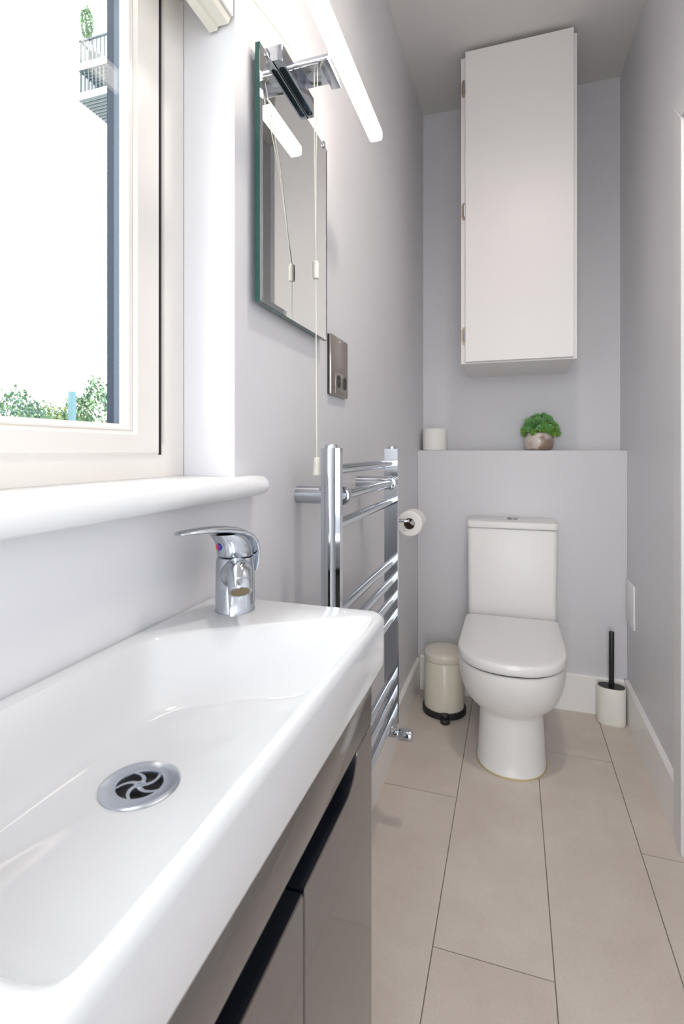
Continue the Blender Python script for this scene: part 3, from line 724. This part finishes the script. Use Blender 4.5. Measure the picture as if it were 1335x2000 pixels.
for k in range(120):
    th_ = random.uniform(0, 2*PI); ph = math.asin(random.uniform(-0.12, 1.0))
    d = Vector((math.cos(ph)*math.cos(th_), math.cos(ph)*math.sin(th_), math.sin(ph)))
    rad_ = random.uniform(0.80, 1.05)
    p = cc + Vector((d.x*0.070, d.y*0.058, d.z*0.074))*rad_
    lime = (p.x-cc.x) > 0.004 and p.z < cc.z+0.045 and random.random() < 0.75 or (p.z < cc.z+0.012 and random.random() < 0.4)
    rosette(bmB if lime else bmA, p, 7, random.uniform(0.014, 0.020), d + Vector((0,0,0.3)))
    if k % 3 == 0: tube(bmS, [(ppc[0], ppc[1], 1.170), tuple(Vector((ppc[0],ppc[1],1.17)).lerp(p, 0.5)+Vector((0,0,0.008))), tuple(p)], 0.0012, 5)
obj('foliage', bmA, 'leafA', pp, smooth=0, label='mid green leaf rosettes'); obj('foliage', bmB, 'leafB', pp, smooth=0, label='lime green leaf rosettes'); obj('stem', bmS, 'leafA', pp)

# ------------------------------------------------------------------ unseen ceiling downlight, added as warm fill
dlx, dly = 0.10, 0.95
dn = thing('added_fill_downlight', (dlx, dly, zc(dly)), 'unseen round downlight added to the ceiling for fill light', 'lamp')
bm = B(); lathe(bm, [(0.045, zc(dly)+0.01), (0.045, zc(dly)-0.004), (0.036, zc(dly)-0.006), (0.034, zc(dly)-0.001)], (dlx, dly), 32, False, False); obj('bezel', bm, 'chrome_soft', dn)
bm = B(); lathe(bm, [(0.0338, zc(dly)-0.003), (0.001, zc(dly)-0.003)], (dlx, dly), 32, False, True); obj('lens', bm, 'fill_lens', dn)
ld = bpy.data.lights.new('fill_downlight_spot', 'SPOT'); ld.energy = FILL_DOWNLIGHT_W; ld.color = (1.0, 0.91, 0.83); ld.spot_size = math.radians(172); ld.spot_blend = 1.0; ld.shadow_soft_size = 0.06
lo = bpy.data.objects.new('fill_downlight_spot', ld); COL.objects.link(lo); lo.parent = dn; lo.location = (0, 0, -0.02)

# ------------------------------------------------------------------ outside
bm = B(); box(bm, -40, -0.62, -25, 40, -0.5, -0.3); box(bm, -0.62, 12, -25, YF-0.12, -0.5, -0.03); struct('ground', bm, 'paving', smooth=0)
def leaves(bm, c, rx_, ry_, rz_, n, s):
    c = Vector(c)
    for _ in range(n):
        d = Vector((random.gauss(0,1), random.gauss(0,1), random.gauss(0,1))).normalized()
        r = random.uniform(0.55, 1.0)**0.5
        wob = 1 + 0.16*math.sin(5*d.x+2*d.z) * math.cos(4*d.y)
        p = c + Vector((d.x*rx_, d.y*ry_, d.z*rz_))*r*wob
        u = Vector((random.gauss(0,1), random.gauss(0,1), random.gauss(0,1))).normalized(); w, _v = frame_of(u)
        q = s*random.uniform(0.6, 1.3)
        bm.faces.new([bm.verts.new(x) for x in (p-u*q, p+w*q*0.5, p+u*q, p-w*q*0.5)])
def tree(name, base, h, crown, n, s, m, label, cat):
    t_ = thing(name, base, label, cat)
    bm = B(); cx_, cy_, cz_ = base[0], base[1], base[2]+h-crown[2]
    leaves(bm, (cx_, cy_, cz_), crown[0], crown[1], crown[2], n, s); obj('foliage', bm, m, t_, smooth=0)
    bm = B(); tube(bm, [(base[0], base[1], base[2]), (base[0]+0.05, base[1], base[2]+(h-crown[2])*0.5), (cx_, cy_, cz_)], [0.10, 0.08, 0.05], 8); obj('trunk', bm, 'bark', t_)
def at(dx, dy, t): return (dx*t, dy*t)
x, y = at(-.755, .805, 10.6); tree('garden_tree', (x, y, -0.3), 2.82, (0.60, 0.60, 1.10), 3600, 0.055, 'tree', 'rounded tree right of the fence post outside the window', 'tree')
x, y = at(-.905, .756, 11.2); tree('garden_tree', (x, y, -0.3), 2.70, (0.70, 0.70, 0.95), 3200, 0.06, 'tree', 'tree at the left edge of the view through the window', 'tree')
hd = thing('garden_hedge', (-12.0, 11.1, -0.3), 'low yellow green hedge behind the mesh fence outside', 'hedge')
bm = B()
for k in range(9):
    dx = -.905 + 0.13*k/8; x, y = at(dx, .772+0.02*k/8, 14.3); leaves(bm, (x, y, 1.60), 0.42, 0.42, 0.80+0.12*math.sin(k*2.1), 800, 0.06)
obj('foliage', bm, 'hedge', hd, smooth=0)
bm = B()
for k in range(9):
    dx = -.905 + 0.13*k/8; x, y = at(dx, .772+0.02*k/8, 14.3); tube(bm, [(x, y, -0.3), (x, y, 1.3)], [0.04, 0.02], 6)
obj('stem', bm, 'bark', hd)
mf_ = thing('mesh_fence', (-7.2, 7.1, -0.3), 'teal green wire mesh fence with posts outside the window', 'fence')
fa, fb = Vector((*at(-.802, .79, 9.0), 0)), Vector((*at(-.98, .69, 9.0), 0))
fdir = (fb-fa).normalized()
for k in range(2):
    p = fa + fdir*2.4*k; bm = B(); box(bm, p.x-0.045, p.x+0.045, p.y-0.045, p.y+0.045, -0.3, 2.12, 0.005); obj('post', bm, 'fence', mf_)
bm = B()
for k in range(0, 49):
    p = fa + fdir*2.4*k/48; tube(bm, [(p.x, p.y, -0.25), (p.x, p.y, 1.98)], 0.003, 4)
for k in range(12):
    z = -0.2 + 0.196*k; tube(bm, [(fa.x, fa.y, z), (fa.x+fdir.x*2.4, fa.y+fdir.y*2.4, z)], 0.004, 4)
obj('mesh', bm, 'fence', mf_)

# neighbouring block with balconies
bb = Vector((*at(-.772, .7995, 13.0), -0.3))
ab = thing('apartment_building', tuple(bb), 'white block with railed balconies high outside the window', 'building')
bx_, by_ = bb.x, bb.y
bm = B(); box(bm, bx_+0.55, bx_+5.0, by_+0.6, by_+6, -0.3, 13.5); obj('wall', bm, 'render', ab, smooth=0)
for zf in (9.80, 10.52):
    bm = B(); box(bm, bx_-0.05, bx_+3.0, by_-0.3, by_+0.7, zf-0.16, zf, 0.01); s_ = obj('balcony', bm, 'render', ab, smooth=0)
    bm = B()
    for k in range(16):
        xx = bx_+0.02+k*0.115; box(bm, xx, xx+0.03, by_-0.27, by_-0.24, zf, zf+0.54)
    for k in range(8):
        yy = by_-0.27+k*0.115; box(bm, bx_, bx_+0.03, yy, yy+0.03, zf, zf+0.54)
    box(bm, bx_-0.02, bx_+2.0, by_-0.28, by_-0.23, zf+0.54, zf+0.58); box(bm, bx_-0.02, bx_+0.04, by_-0.28, by_+0.7, zf+0.54, zf+0.58)
    obj('railing', bm, 'rail', s_, smooth=0)
    bm = B()
    for k in range(9): box(bm, bx_-0.02, bx_+2.0, by_-0.28+k*0.105, by_-0.215+k*0.105, zf-0.19, zf-0.161)
    obj('soffit_boards', bm, 'rail', s_, smooth=0)
x, y = bx_+0.08, by_-0.10
pt = thing('balcony_shrub', (x+0.15, y, 10.52), 'clipped columnar shrub on the highest balcony outside the window', 'shrub')
bm = B(); leaves(bm, (x-0.02, y, 11.62), 0.15, 0.15, 0.42, 900, 0.035); obj('foliage', bm, 'tree', pt, smooth=0)
bm = B(); tube(bm, [(x+0.24, y, 10.7), (x+0.16, y, 11.0), (x, y, 11.5)], [0.03, 0.025, 0.02], 7); obj('trunk', bm, 'bark', pt)
bm = B(); lathe(bm, [(0.10, 10.522), (0.13, 10.80), (0.12, 10.80), (0.11, 10.78)], (x+0.22, y), 20); obj('planter', bm, 'rail', pt)
